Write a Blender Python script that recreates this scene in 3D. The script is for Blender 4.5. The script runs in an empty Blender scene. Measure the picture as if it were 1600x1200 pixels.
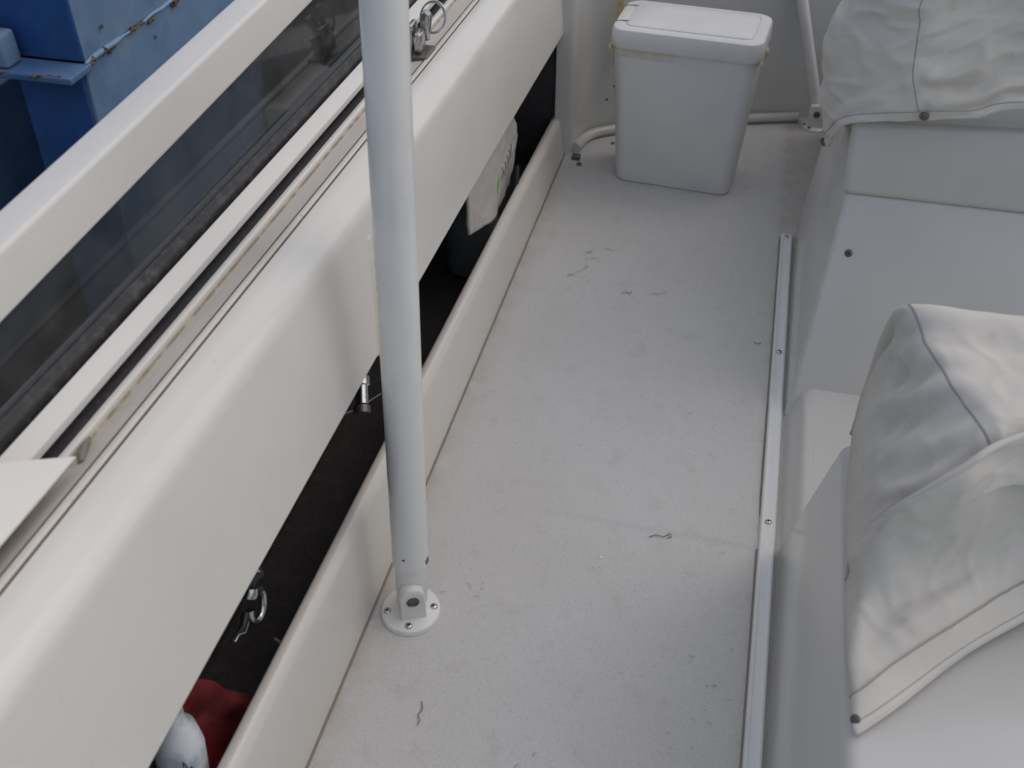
import bpy, bmesh, math, random
import numpy as np
from mathutils import Vector, Matrix
from mathutils import noise as mnoise

S = bpy.context.scene
COL = S.collection
R = math.radians
random.seed(7)

# ------------------------------------------------------------------ camera
cd = bpy.data.cameras.new('camera'); cam = bpy.data.objects.new('camera', cd); COL.objects.link(cam)
cam.location = (0, 0, 1.4)
cam.rotation_euler = (R(90 - 40.34), 0, R(13.45))
cd.sensor_width = 36; cd.lens = 36
cd.clip_start = .05; cd.clip_end = 2000
cd.dof.use_dof = True; cd.dof.focus_distance = 1.9; cd.dof.aperture_fstop = 6.3
S.camera = cam
# ------------------------------------------------------------------ sky and sun
SUN_AZ, SUN_EL = 62, 56          # degrees clockwise from +Y, degrees up
W = bpy.data.worlds.new('World'); S.world = W; W.use_nodes = True
wn = W.node_tree.nodes; wl = W.node_tree.links
sky = wn.new('ShaderNodeTexSky'); sky.sky_type = 'NISHITA'; sky.sun_disc = False
sky.sun_elevation = R(SUN_EL); sky.sun_rotation = R(SUN_AZ)
sky.air_density = 1.0; sky.dust_density = 2.2; sky.ozone_density = 1.0
wl.new(sky.outputs[0], wn['Background'].inputs[0]); wn['Background'].inputs[1].default_value = .14
sd = bpy.data.lights.new('sun', 'SUN'); sd.energy = 1.3; sd.angle = R(150); sd.color = (1, .89, .72)
sun = bpy.data.objects.new('sun', sd); COL.objects.link(sun)
sdir = Vector((math.sin(R(SUN_AZ)) * math.cos(R(SUN_EL)), math.cos(R(SUN_AZ)) * math.cos(R(SUN_EL)), math.sin(R(SUN_EL))))
sun.rotation_euler = sdir.to_track_quat('Z', 'Y').to_euler()
S.view_settings.view_transform = 'Standard'; S.view_settings.look = 'None'
S.view_settings.gamma = 1; S.view_settings.use_curve_mapping = False
S.view_settings.exposure = -.2

# ------------------------------------------------------------------ materials
def ramp(nt, a, b, ca=(0, 0, 0, 1), cb=(1, 1, 1, 1)):
    r = nt.nodes.new('ShaderNodeValToRGB')
    r.color_ramp.elements[0].position = a; r.color_ramp.elements[1].position = b
    r.color_ramp.elements[0].color = ca; r.color_ramp.elements[1].color = cb
    return r
def noise_tex(nt, scale, detail=4, rough=.55, stretch=None):
    tc = nt.nodes.new('ShaderNodeTexCoord')
    n = nt.nodes.new('ShaderNodeTexNoise'); n.inputs['Scale'].default_value = scale
    n.inputs['Detail'].default_value = detail; n.inputs['Roughness'].default_value = rough
    if stretch:
        mp = nt.nodes.new('ShaderNodeMapping'); mp.inputs['Scale'].default_value = stretch
        nt.links.new(tc.outputs['Object'], mp.inputs[0]); nt.links.new(mp.outputs[0], n.inputs[0])
    else:
        nt.links.new(tc.outputs['Object'], n.inputs[0])
    return n
def mat(name, col, rough=.5, metal=0, coat=0, layers=(), bump=(), spec=.5, rvar=0):
    """layers: (colour, noise scale, lo, hi, strength[, stretch]); bump: (scale, strength, distance[, detail])"""
    m = bpy.data.materials.new(name); m.use_nodes = True
    nt = m.node_tree; p = nt.nodes['Principled BSDF']; L = nt.links
    p.inputs['Base Color'].default_value = (*col, 1); p.inputs['Roughness'].default_value = rough
    p.inputs['Metallic'].default_value = metal; p.inputs['Coat Weight'].default_value = coat
    p.inputs['Coat Roughness'].default_value = .12
    p.inputs['Specular IOR Level'].default_value = spec
    out = None
    for ly in layers:
        c, sc, lo, hi, st = ly[:5]
        n = noise_tex(nt, sc, 6, .6, ly[5] if len(ly) > 5 else None)
        r = ramp(nt, lo, hi); L.new(n.outputs[0], r.inputs[0])
        ml = nt.nodes.new('ShaderNodeMath'); ml.operation = 'MULTIPLY'; ml.inputs[1].default_value = st
        L.new(r.outputs[0], ml.inputs[0])
        mx = nt.nodes.new('ShaderNodeMix'); mx.data_type = 'RGBA'
        L.new(ml.outputs[0], mx.inputs[0])
        if out: L.new(out, mx.inputs[6])
        else: mx.inputs[6].default_value = (*col, 1)
        mx.inputs[7].default_value = (*c, 1); out = mx.outputs[2]
    if out: L.new(out, p.inputs['Base Color'])
    prev = None
    for b in bump:
        n = noise_tex(nt, b[0], b[3] if len(b) > 3 else 3)
        bn = nt.nodes.new('ShaderNodeBump'); bn.inputs['Strength'].default_value = b[1]; bn.inputs['Distance'].default_value = b[2]
        L.new(n.outputs[0], bn.inputs['Height'])
        if prev: L.new(prev, bn.inputs['Normal'])
        prev = bn.outputs[0]
    if prev: L.new(prev, p.inputs['Normal'])
    if rvar:
        n = noise_tex(nt, 9, 5); mr = nt.nodes.new('ShaderNodeMapRange')
        mr.inputs[3].default_value = rough - rvar; mr.inputs[4].default_value = rough + rvar
        L.new(n.outputs[0], mr.inputs[0]); L.new(mr.outputs[0], p.inputs['Roughness'])
    return m
M = {}
def DECK_DIRT(m):
    """brownish dirt caught along the coaming foot and beside the trim strip, broken up by noise"""
    nt = m.node_tree; L = nt.links; p = nt.nodes['Principled BSDF']; src = p.inputs['Base Color'].links[0].from_socket
    tc = nt.nodes.new('ShaderNodeTexCoord'); sp = nt.nodes.new('ShaderNodeSeparateXYZ'); L.new(tc.outputs['Object'], sp.inputs[0])
    n = noise_tex(nt, 14, 7, .65); last = src
    for a, b, st in ((-.395, -.475, .75), (.118, .146, .55)):
        mr = nt.nodes.new('ShaderNodeMapRange'); mr.inputs[1].default_value = a; mr.inputs[2].default_value = b
        L.new(sp.outputs['X'], mr.inputs[0])
        pw = nt.nodes.new('ShaderNodeMath'); pw.operation = 'POWER'; pw.inputs[1].default_value = 2.2; L.new(mr.outputs[0], pw.inputs[0])
        mu = nt.nodes.new('ShaderNodeMath'); mu.operation = 'MULTIPLY'; L.new(pw.outputs[0], mu.inputs[0])
        r = ramp(nt, .30, .72); L.new(n.outputs[0], r.inputs[0]); L.new(r.outputs[0], mu.inputs[1])
        m2 = nt.nodes.new('ShaderNodeMath'); m2.operation = 'MULTIPLY'; m2.inputs[1].default_value = st; L.new(mu.outputs[0], m2.inputs[0])
        mx = nt.nodes.new('ShaderNodeMix'); mx.data_type = 'RGBA'; L.new(m2.outputs[0], mx.inputs[0]); L.new(last, mx.inputs[6])
        mx.inputs[7].default_value = (.34, .28, .21, 1); last = mx.outputs[2]
    L.new(last, p.inputs['Base Color'])
M['gelcoat'] = mat('gelcoat', (.68, .655, .60), .20, rvar=.06, layers=[((.60, .57, .51), 3, .45, .75, .5), ((.58, .55, .48), 9, .55, .85, .22, (3, 4, .8)), ((.46, .42, .36), 60, .66, .74, .3)], bump=[(4, .10, .02), (300, .04, .001)])
M['cap'] = mat('cap', (.66, .62, .56), .40, rvar=.08, layers=[((.50, .44, .36), 7, .42, .7, .6, (3, .6, 3)), ((.30, .26, .20), 70, .64, .72, .5)], bump=[(200, .06, .001)])
M['grime'] = mat('grime', (.33, .28, .21), .8, layers=[((.60, .54, .45), 40, .45, .6, .7)])
M['cream'] = mat('cream', (.68, .63, .53), .4, layers=[((.60, .54, .43), 30, .45, .7, .6)])
M['groove'] = mat('groove', (.22, .19, .155), .8)
M['deck'] = mat('deck', (.57, .57, .555), .55, rvar=.06, layers=[((.52, .51, .485), 2.2, .40, .70, .6), ((.44, .44, .43), 300, .50, .64, .6), ((.40, .385, .36), 17, .56, .74, .38), ((.30, .29, .27), 38, .68, .76, .45), ((.33, .32, .30), 110, .70, .76, .6)], bump=[(520, .6, .0018, 2), (30, .06, .004)])
DECK_DIRT(M['deck'])
M['moulding'] = mat('moulding', (.57, .565, .535), .17, coat=.15, rvar=.05, layers=[((.50, .495, .465), 3, .4, .75, .6), ((.45, .45, .43), 90, .70, .78, .15)], bump=[(5, .05, .02)])
M['trim'] = mat('trim', (.72, .74, .73), .25, coat=.3, layers=[((.55, .55, .52), 40, .6, .75, .4)], bump=[(200, .03, .001)])
M['paint'] = mat('paint', (.74, .735, .70), .26, coat=.2, rvar=.05, layers=[((.60, .60, .57), 6, .45, .75, .5), ((.38, .36, .32), 120, .70, .76, .5)], bump=[(30, .05, .004)])
M['rail'] = mat('rail', (.72, .695, .645), .38, layers=[((.66, .64, .58), 8, .45, .75, .5), ((.42, .38, .32), 160, .70, .74, .35)], bump=[(150, .04, .001)])
M['plastic'] = mat('plastic', (.70, .70, .69), .42, layers=[((.60, .60, .60), 9, .45, .75, .5), ((.44, .42, .38), 120, .69, .75, .5)], bump=[(250, .05, .001), (12, .05, .006)])
M['tape'] = mat('tape', (.60, .55, .43), .6, layers=[((.66, .65, .63), 50, .42, .6, .9)])
M['yellowed'] = mat('yellowed', (.62, .50, .30), .6, layers=[((.40, .30, .16), 60, .45, .65, .6)])
M['canvas'] = mat('canvas', (.62, .59, .53), .85, spec=.2, layers=[((.49, .465, .415), 6, .42, .72, .6), ((.40, .37, .31), 28, .60, .76, .4)], bump=[(420, .35, .0010, 1), (40, .18, .004), (120, .06, .002)])
M['thread'] = mat('thread', (.33, .32, .31), .8)
M['steel'] = mat('steel', (.55, .55, .54), .22, 1, layers=[((.30, .28, .26), 200, .5, .7, .6)])
M['darkmetal'] = mat('darkmetal', (.16, .15, .14), .4, .8)
M['rubber'] = mat('rubber', (.022, .022, .023), .55, layers=[((.09, .088, .08), 60, .5, .7, .7)], bump=[(200, .2, .001)])
M['channel'] = mat('channel', (.03, .027, .027), .6, layers=[((.07, .06, .06), 120, .5, .7, .6)])
M['carpet'] = mat('carpet', (.075, .070, .070), .95, spec=.15, layers=[((.22, .21, .20), 420, .56, .66, .7), ((.12, .11, .11), 25, .5, .7, .6)], bump=[(500, .8, .004)])
M['black'] = mat('black', (.012, .012, .013), .45)
M['red_cloth'] = mat('red_cloth', (.24, .016, .018), .8, layers=[((.08, .007, .008), 20, .4, .65, .8), ((.012, .01, .01), 45, .62, .70, .9)], bump=[(500, .3, .001)])
M['bag'] = mat('bag', (.52, .50, .46), .45, layers=[((.48, .46, .42), 20, .45, .7, .6)], bump=[(30, .5, .01)])
M['bagprint'] = mat('bagprint', (.22, .45, .06), .6)
M['ink'] = mat('ink', (.03, .03, .035), .6)
M['case'] = mat('case', (.20, .205, .205), .6, layers=[((.16, .16, .16), 30, .5, .7, .5)])
M['bottle'] = mat('bottle', (.66, .69, .70), .35, layers=[((.35, .40, .44), 30, .5, .66, .7)])
M['blue_lit'] = mat('blue_lit', (.10, .19, .33), .55, layers=[((.18, .26, .35), 4, .40, .70, .8), ((.03, .10, .26), 2.5, .52, .66, .6), ((.13, .08, .04), 16, .70, .78, .6)], bump=[(25, .2, .01)])  # lighter blue for the lit faces; the light is in the colour
M['blue'] = mat('blue', (.022, .085, .27), .5, layers=[((.04, .12, .30), 5, .4, .7, .7), ((.02, .05, .13), 3, .5, .66, .6)], bump=[(25, .15, .01)])  # darker blue, mainly for shaded end faces; the shade is in the colour
M['blue_pale'] = mat('blue_pale', (.17, .28, .41), .5, layers=[((.28, .40, .50), 9, .4, .7, .6), ((.12, .06, .03), 30, .68, .76, .7)], bump=[(60, .15, .004)])
M['rust'] = mat('rust', (.14, .065, .025), .9, layers=[((.30, .22, .14), 60, .45, .62, .8), ((.05, .025, .012), 90, .5, .62, .8)], bump=[(200, .8, .004)])
M['concrete'] = mat('concrete', (.30, .285, .26), .9, layers=[((.2, .19, .17), 6, .4, .7, .7)], bump=[(60, .4, .006)])
M['tarry'] = mat('tarry', (.035, .033, .03), .8, layers=[((.07, .065, .055), 10, .45, .7, .6)], bump=[(40, .4, .01)])
M['water'] = mat('water', (.012, .022, .024), .08, bump=[(3, .5, .06), (11, .3, .02)])
M['lint'] = mat('lint', (.13, .13, .14), .9)
M['scuff'] = mat('scuff', (.29, .28, .265), .9)
M['glint'] = mat('glint', (.85, .85, .85), .15, .4)
def tint():
    m = bpy.data.materials.new('tinted_acrylic'); m.use_nodes = True; nt = m.node_tree
    nt.nodes.remove(nt.nodes['Principled BSDF'])
    tr = nt.nodes.new('ShaderNodeBsdfTransparent'); tr.inputs[0].default_value = (.50, .51, .51, 1)
    gl = nt.nodes.new('ShaderNodeBsdfGlossy'); gl.inputs['Roughness'].default_value = .06
    df = nt.nodes.new('ShaderNodeBsdfDiffuse'); df.inputs[0].default_value = (.22, .22, .21, 1)
    fr = nt.nodes.new('ShaderNodeFresnel'); fr.inputs[0].default_value = 1.45
    n = noise_tex(nt, 14, 6); r = ramp(nt, .4, .8, (.06, .06, .06, 1), (.20, .20, .20, 1)); nt.links.new(n.outputs[0], r.inputs[0])
    a = nt.nodes.new('ShaderNodeMixShader'); b = nt.nodes.new('ShaderNodeMixShader')
    nt.links.new(r.outputs[0], a.inputs[0]); nt.links.new(tr.outputs[0], a.inputs[1]); nt.links.new(df.outputs[0], a.inputs[2])
    ge = nt.nodes.new('ShaderNodeNewGeometry'); sb = nt.nodes.new('ShaderNodeMath'); sb.operation = 'SUBTRACT'; sb.inputs[0].default_value = 1
    mu = nt.nodes.new('ShaderNodeMath'); mu.operation = 'MULTIPLY'
    nt.links.new(ge.outputs['Backfacing'], sb.inputs[1]); nt.links.new(sb.outputs[0], mu.inputs[0]); nt.links.new(fr.outputs[0], mu.inputs[1])
    nt.links.new(mu.outputs[0], b.inputs[0]); nt.links.new(a.outputs[0], b.inputs[1]); nt.links.new(gl.outputs[0], b.inputs[2])
    nt.links.new(b.outputs[0], nt.nodes['Material Output'].inputs[0])
    return m
M['tint'] = tint()

# ------------------------------------------------------------------ helpers
def link(name, me, m, parent=None, smooth=True, angle=40):
    o = bpy.data.objects.new(name, me); COL.objects.link(o)
    if m: me.materials.append(M[m])
    if smooth:
        me.polygons.foreach_set('use_smooth', [True] * len(me.polygons))
        me.set_sharp_from_angle(angle=R(angle))
    if parent:
        o.parent = parent
        if parent.type == 'EMPTY' or True:
            o.matrix_parent_inverse = world_of(parent).inverted()
    return o
def world_of(o):
    m = o.matrix_basis
    if o.parent: m = world_of(o.parent) @ o.matrix_parent_inverse @ m
    return m
def thing(name, label, cat, loc=(0, 0, 0), group=None):
    o = bpy.data.objects.new(name, None); COL.objects.link(o); o.location = loc
    o.empty_display_size = .05
    return tag(o, label, cat, group)
def tag(o, label, cat, group=None):
    o['label'] = label; o['category'] = cat
    if group: o['group'] = group
    return o
def pyd(name, v, f):
    me = bpy.data.meshes.new(name); me.from_pydata([tuple(map(float, p)) for p in v], [], f); me.update(); return me
def fix(me):
    bm = bmesh.new(); bm.from_mesh(me); bmesh.ops.recalc_face_normals(bm, faces=bm.faces); bm.to_mesh(me); bm.free(); return me
def loft(name, secs, closed=False, caps=False):
    n = len(secs[0]); v = [p for s in secs for p in s]; f = []
    for i in range(len(secs) - 1):
        for j in range(n if closed else n - 1):
            k = (j + 1) % n
            f.append((i * n + j, i * n + k, (i + 1) * n + k, (i + 1) * n + j))
    if caps:
        f.append(tuple(range(n))); f.append(tuple((len(secs) - 1) * n + j for j in reversed(range(n))))
    return fix(pyd(name, v, f))
def rnd_poly(pts, r, seg=5):
    """round the corners of an open 2-D polyline (first and last kept)"""
    out = [pts[0]]
    for i in range(1, len(pts) - 1):
        p = Vector(pts[i]); a = Vector(pts[i - 1]) - p; b = Vector(pts[i + 1]) - p
        rr = r[i] if isinstance(r, (list, tuple)) else r
        if rr <= 0: out.append(pts[i]); continue
        d = min(rr, a.length * .49, b.length * .49); p0 = p + a.normalized() * d; p1 = p + b.normalized() * d
        for k in range(seg + 1):
            t = k / seg; out.append(tuple(p0 * (1 - t) ** 2 + p * 2 * t * (1 - t) + p1 * t * t))
    out.append(pts[-1]); return out
def along(name, prof, ys, m, parent=None, closed=False, caps=False, angle=40):
    """prof(y) -> list of (x, z)"""
    secs = [[(x, y, z) for x, z in prof(y)] for y in ys]
    return link(name, loft(name, secs, closed, caps), m, parent, angle=angle)
def tube_mesh(name, path, r, n=10, caps=True, closed=False):
    P = [Vector(p) for p in path]; secs = []; up = None
    for i, p in enumerate(P):
        if closed: t = P[(i + 1) % len(P)] - P[i - 1]
        else: t = P[min(i + 1, len(P) - 1)] - P[max(i - 1, 0)]
        t.normalize()
        if up is None: up = t.orthogonal().normalized()
        up = (up - t * up.dot(t)).normalized(); s = t.cross(up)
        rr = r[i] if isinstance(r, (list, tuple)) else r
        secs.append([p + (up * math.cos(2 * math.pi * k / n) + s * math.sin(2 * math.pi * k / n)) * rr for k in range(n)])
    if closed: secs.append(secs[0])
    return loft(name, secs, True, caps and not closed)
def tube(name, path, r, m, parent=None, n=10, closed=False):
    return link(name, tube_mesh(name, path, r, n, True, closed), m, parent, angle=60)
def hexa(name, pts, m, parent=None, bevel=0, seg=3):
    """8 corners: bottom 4 (ccw), top 4"""
    me = pyd(name, pts, [(3, 2, 1, 0), (4, 5, 6, 7), (0, 1, 5, 4), (1, 2, 6, 5), (2, 3, 7, 6), (3, 0, 4, 7)])
    bm = bmesh.new(); bm.from_mesh(me); bmesh.ops.recalc_face_normals(bm, faces=bm.faces)
    if bevel: bmesh.ops.bevel(bm, geom=bm.edges[:], offset=bevel, segments=seg, profile=.5, affect='EDGES', clamp_overlap=True)
    bm.to_mesh(me); bm.free()
    return link(name, me, m, parent, angle=30 if bevel else 20)
def box(name, x0, x1, y0, y1, z0, z1, m, parent=None, bevel=0, seg=3):
    return hexa(name, [(x0, y0, z0), (x1, y0, z0), (x1, y1, z0), (x0, y1, z0), (x0, y0, z1), (x1, y0, z1), (x1, y1, z1), (x0, y1, z1)], m, parent, bevel, seg)
def lathe_mesh(name, prof, n=24):
    secs = [[(r * math.cos(2 * math.pi * k / n), r * math.sin(2 * math.pi * k / n), z) for k in range(n)] for r, z in prof]
    return loft(name, secs, True, True)
def lathe(name, prof, m, parent=None, loc=(0, 0, 0), axis=(0, 0, 1), n=24, angle=40):
    me = lathe_mesh(name, prof, n)
    q = Vector((0, 0, 1)).rotation_difference(Vector(axis)).to_matrix().to_4x4()
    me.transform(Matrix.Translation(loc) @ q)
    return link(name, me, m, parent, angle=angle)
def screw(name, loc, r, m='steel', parent=None, axis=(0, 0, 1), rot=0.3):
    """pan-head screw with a recessed cross"""
    h = lathe(name, [(r, 0), (r, r * .25), (r * .85, r * .5), (r * .5, r * .66), (r * .02, r * .7)], m, parent, loc, axis, 16)
    ax = Vector(axis).normalized(); u = ax.orthogonal().normalized(); u.rotate(Matrix.Rotation(rot, 3, ax)); w = ax.cross(u)
    c = Vector(loc) + ax * r * .62; v = []; f = []
    for d, e in ((u, w), (w, u)):
        b = len(v)
        for s1, s2, s3 in ((-1, -1, -1), (1, -1, -1), (1, 1, -1), (-1, 1, -1), (-1, -1, 1), (1, -1, 1), (1, 1, 1), (-1, 1, 1)):
            v.append(c + d * r * .55 * s1 + e * r * .12 * s2 + ax * r * .12 * s3)
        f += [tuple(b + i for i in q) for q in ((3, 2, 1, 0), (4, 5, 6, 7), (0, 1, 5, 4), (1, 2, 6, 5), (2, 3, 7, 6), (3, 0, 4, 7))]
    link('slot', fix(pyd('slot', v, f)), 'black', h, smooth=False)
    return h
def cr(p, t):
    """Catmull-Rom through numpy points p at parameter t (0..len-1)"""
    n = len(p); i = min(int(t), n - 2); u = t - i
    a, b, c, d = p[max(i - 1, 0)], p[i], p[i + 1], p[min(i + 2, n - 1)]
    if i == 0: a = 2 * b - c
    if i == n - 2: d = 2 * c - b
    return .5 * ((2 * b) + (c - a) * u + (2 * a - 5 * b + 4 * c - d) * u * u + (3 * b - 3 * c + d - a) * u ** 3)
def prism(name, bot, top, m, parent=None, bevel=0, seg=4):
    n = len(bot); me = pyd(name, list(bot) + list(top), [tuple(range(n))[::-1], tuple(range(n, 2 * n))] + [(k, (k + 1) % n, n + (k + 1) % n, n + k) for k in range(n)])
    bm = bmesh.new(); bm.from_mesh(me); bmesh.ops.recalc_face_normals(bm, faces=bm.faces)
    if bevel: bmesh.ops.bevel(bm, geom=bm.edges[:], offset=bevel, segments=seg, profile=.5, affect='EDGES', clamp_overlap=True)
    bm.to_mesh(me); bm.free(); return link(name, me, m, parent, angle=30)
def struct(o): o['kind'] = 'structure'; return o
def lin(a, b, n): return [a + (b - a) * i / (n - 1) for i in range(n)]

# ================================================================== SETTING
WZ = -1.25
w = struct(link('water', pyd('water', [(-600, -600, WZ), (600, -600, WZ), (600, 600, WZ), (-600, 600, WZ)], [(0, 1, 2, 3)]), 'water'))

# ------------------------------------------------------------------ deck floor
xs = lin(-.49, 1.3, 60); ys = sorted(set([round(q, 4) for q in lin(-1.0, 3.2, 80)] + [round(1.265 + .004 * k, 4) for k in range(-12, 13)]))
v = []; f = []
for y in ys:
    for x in xs:
        e = max(0, min(1, (x + .34) / .2)); d = y - 1.265
        z = e * (.0055 / (1 + math.exp(max(-60, min(60, -d / .0028)))) * math.exp(-max(d, 0) / .10))
        z += .0012 * mnoise.noise(Vector((x * 3, y * 3, 0)))
        v.append((x, y, z - .001))
n = len(xs)
for i in range(len(ys) - 1):
    for j in range(n - 1): f.append((i * n + j, i * n + j + 1, (i + 1) * n + j + 1, (i + 1) * n + j))
deck = struct(link('deck', pyd('deck', v, f), 'deck'))

# ------------------------------------------------------------------ coaming along the left side
zlip = lambda y: .207 - .0418 * (y - .555) - .0062 * (y - .555) * (y - 1.56)
zbot = lambda y: .415 - .009 * (y - .5) - .0115 * (y - .5) ** 2
zcap = lambda y: .671 - .033 * (y - .53)
zb2 = lambda y: .648 - .022 * (y - .6)
Y0, Y1 = -.6, 2.66
YS = lin(Y0, Y1, 70)
coam = thing('coaming', 'white moulded side coaming with a long dark storage slot along the deck', 'coaming', (-.55, 1, 0))
def p_lip(y):
    z = zlip(y)
    return rnd_poly([(-.4745, -.003), (-.477, .006), (-.484, z * .55), (-.489, z - .012), (-.500, z), (-.516, z - .003), (-.524, z * .6), (-.530, -.05)], [0, .008, .05, .008, .007, .007, .03, 0], 5)
along('lower_lip', p_lip, YS, 'gelcoat', coam)
def p_panel(y):
    zb, zc = zbot(y), zcap(y)
    return rnd_poly([(-.520, zb + .10), (-.502, zb + .006), (-.492, zb), (-.490, zb + .004), (-.502, zb + .14), (-.517, zc - .018), (-.556, zc - .001), (-.570, zc)], [0, .004, .002, .002, .06, .036, .012, 0], 10)
along('foot_seam', lambda y: [(-.4715, .0002), (-.4730, .0018), (-.4752, .0024)], YS, 'groove', coam)
along('side_panel', p_panel, YS, 'gelcoat', coam)
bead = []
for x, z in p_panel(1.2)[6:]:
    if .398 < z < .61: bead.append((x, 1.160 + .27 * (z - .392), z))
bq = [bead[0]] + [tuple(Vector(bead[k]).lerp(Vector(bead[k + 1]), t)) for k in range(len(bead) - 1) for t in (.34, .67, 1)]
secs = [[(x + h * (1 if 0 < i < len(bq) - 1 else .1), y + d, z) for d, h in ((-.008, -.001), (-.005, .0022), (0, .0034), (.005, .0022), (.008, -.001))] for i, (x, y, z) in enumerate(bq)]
link('cream_bead', loft('cream_bead', secs), 'cream', coam)  # narrow raised cream strip running up the panel
# two dark joint lines with a pale bead between
def p_g(x0, x1, dz): return lambda y: [(x0, zcap(y) + .0), (x0 - .0006, zcap(y) - dz), (x1 + .0006, zcap(y) - dz), (x1, zcap(y))]
along('joint_line', p_g(-.5700, -.5735, .003), YS, 'groove', coam)
along('bead', lambda y: rnd_poly([(-.5735, zcap(y)), (-.5745, zcap(y) + .0022), (-.5815, zcap(y) + .0022), (-.5825, zcap(y))], .002, 3), YS, 'cap', coam)
along('joint_line', p_g(-.5825, -.5855, .003), YS, 'groove', coam)
along('cap', lambda y: [(-.5855, zcap(y)), (-.600, (zcap(y) + zb2(y)) / 2 + .001), (-.6205, zb2(y))], YS, 'cap', coam)
along('grime_line', lambda y: [(-.6205, zb2(y)), (-.6215, zb2(y) - .0018), (-.6250, zb2(y) - .0018), (-.6255, zb2(y))], YS, 'grime', coam)

along('raised_bead', lambda y: rnd_poly([(-.6255, zb2(y)), (-.6260, zb2(y) + .008), (-.6360, zb2(y) + .008), (-.638, zb2(y) - .030)], .004, 4), YS, 'gelcoat', coam)
along('sealing_channel', lambda y: [(-.637, zb2(y) - .010), (-.672, zb2(y) - .010), (-.715, zb2(y) - .006)], YS, 'channel', coam)
along('outer_skin', lambda y: [(-.715, zb2(y) - .006), (-.755, zb2(y) - .008), (-.775, zb2(y) - .05), (-.84, WZ - .2)], YS, 'gelcoat', coam)
along('pocket_lining', lambda y: [(-.520, zbot(y) + .10), (-.53, .60), (-.70, .59), (-.735, .30), (-.72, -.06), (-.528, -.06), (-.527, .03)], YS, 'carpet', coam)
me = pyd('pocket_end', [(-.75, 2.655, -.08), (-.49, 2.655, -.08), (-.49, 2.655, .62), (-.75, 2.655, .62)], [(0, 1, 2, 3)])
link('pocket_end', me, 'carpet', coam)

# ------------------------------------------------------------------ forward bulkhead closing the deck
bulk = thing('forward_bulkhead', 'pale moulded bulkhead wall curving across the far end of the deck', 'bulkhead', (0, 3, 0))
plan = [(-.505, 2.628), (-.462, 2.632), (-.454, 2.650), (-.446, 2.712), (-.426, 2.768), (-.357, 2.82), (-.16, 2.905), (.046, 2.985), (.21, 3.035), (.6, 3.10), (1.3, 3.13)]
pp = rnd_poly(plan, [0, .012, .02, .03, .04, .06, .1, .1, .1, .1, 0], 6)
secs = []
for z, off in ((-.01, 0), (.12, .004), (.3, .012), (.5, .02), (.62, .025), (.64, .04), (.642, .10), (.60, .13)):
    secs.append([(x - off * .2, y + off, z) for x, y in pp])
link('wall', loft('wall', secs), 'moulding', bulk)
foot = rnd_poly([(-.446, 2.652), (-.438, 2.706), (-.416, 2.752), (-.352, 2.80), (-.155, 2.888), (.046, 2.966), (.17, 3.004)], .05, 6)
tube('foot_bead', [(x, y, .012) for x, y in foot], .015, 'moulding', bulk, 12)
tube('foot_seam', [(x, y - .016, .001) for x, y in foot[8:]], .0022, 'groove', bulk, 6)
# yellowed hinge strip on the wall to the left of the bin
hs = box('hinge_strip', -.374, -.352, 2.792, 2.806, .20, .62, 'yellowed', bulk, .002)
box('hinge_knuckle', -.368, -.352, 2.776, 2.792, .155, .195, 'cap', bulk, .003)
screw('screw', (-.362, 2.786, .15), .006, 'darkmetal', bulk, (0, -1, 0))
screw('screw', (-.385, 2.80, .10), .004, 'darkmetal', bulk, (0, -1, 0))

for i, (x, y, r) in enumerate(((-.422, 2.579, .0075), (-.350, 2.726, .006))):
    o = screw('deck_screw', (x, y, 0), r, 'darkmetal')
    tag(o, ('dark rusty screw head in the deck at the coaming corner', 'dark screw head in the deck close to the left of the bin')[i], 'screw', 'screws in the deck by the bulkhead')
o = box('rubber_pad', -.449, -.425, 2.602, 2.622, -.002, .012, 'darkmetal', None, .003)
tag(o, 'small dark drain bracket where coaming meets the far bulkhead', 'bracket')

# ------------------------------------------------------------------ seat moulding on the right
seat = thing('seat_moulding', 'white moulded seat base with step and footwell along the right of the deck', 'seat base', (.6, 1.4, 0))
def p_riser(y):
    d = max(0, y - 2.33) * .116
    return rnd_poly([(.179 + d, -.004), (.183 + d, .004), (.206 + d, .052), (.224 + d, .060), (1.25, .062)], [0, .003, .01, .012, 0], 5)
along('step', p_riser, lin(-.5, 3.02, 40), 'moulding', seat)
hexa('near_base', [(.1775, -.5, -.004), (1.25, -.5, -.004), (1.25, 1.275, -.004), (.1775, 1.275, -.004), (.217, -.5, .372), (1.25, -.5, .372), (1.25, 1.165, .372), (.217, 1.165, .372)], 'moulding', seat, .016, 5)
prism('far_base', [(.1775, 1.625, -.004), (1.25, 1.625, -.004), (1.25, 2.92, -.004), (.246, 2.92, -.004), (.1775, 2.33, -.004)], [(.2215, 1.85, .402), (1.25, 1.85, .402), (1.25, 2.90, .402), (.275, 2.90, .402), (.2215, 2.40, .402)], 'moulding', seat, .010)
hexa('seat_pod', [(.214, 1.843, .398), (1.25, 1.843, .398), (1.25, 2.80, .398), (.214, 2.80, .398), (.203, 1.848, .545), (1.25, 1.848, .60), (1.25, 2.75, .60), (.203, 2.75, .545)], 'moulding', seat, .016, 4)
screw('screw', (.246, 1.797, .300), .0085, 'darkmetal', seat, (0, -.87, .49))

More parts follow.
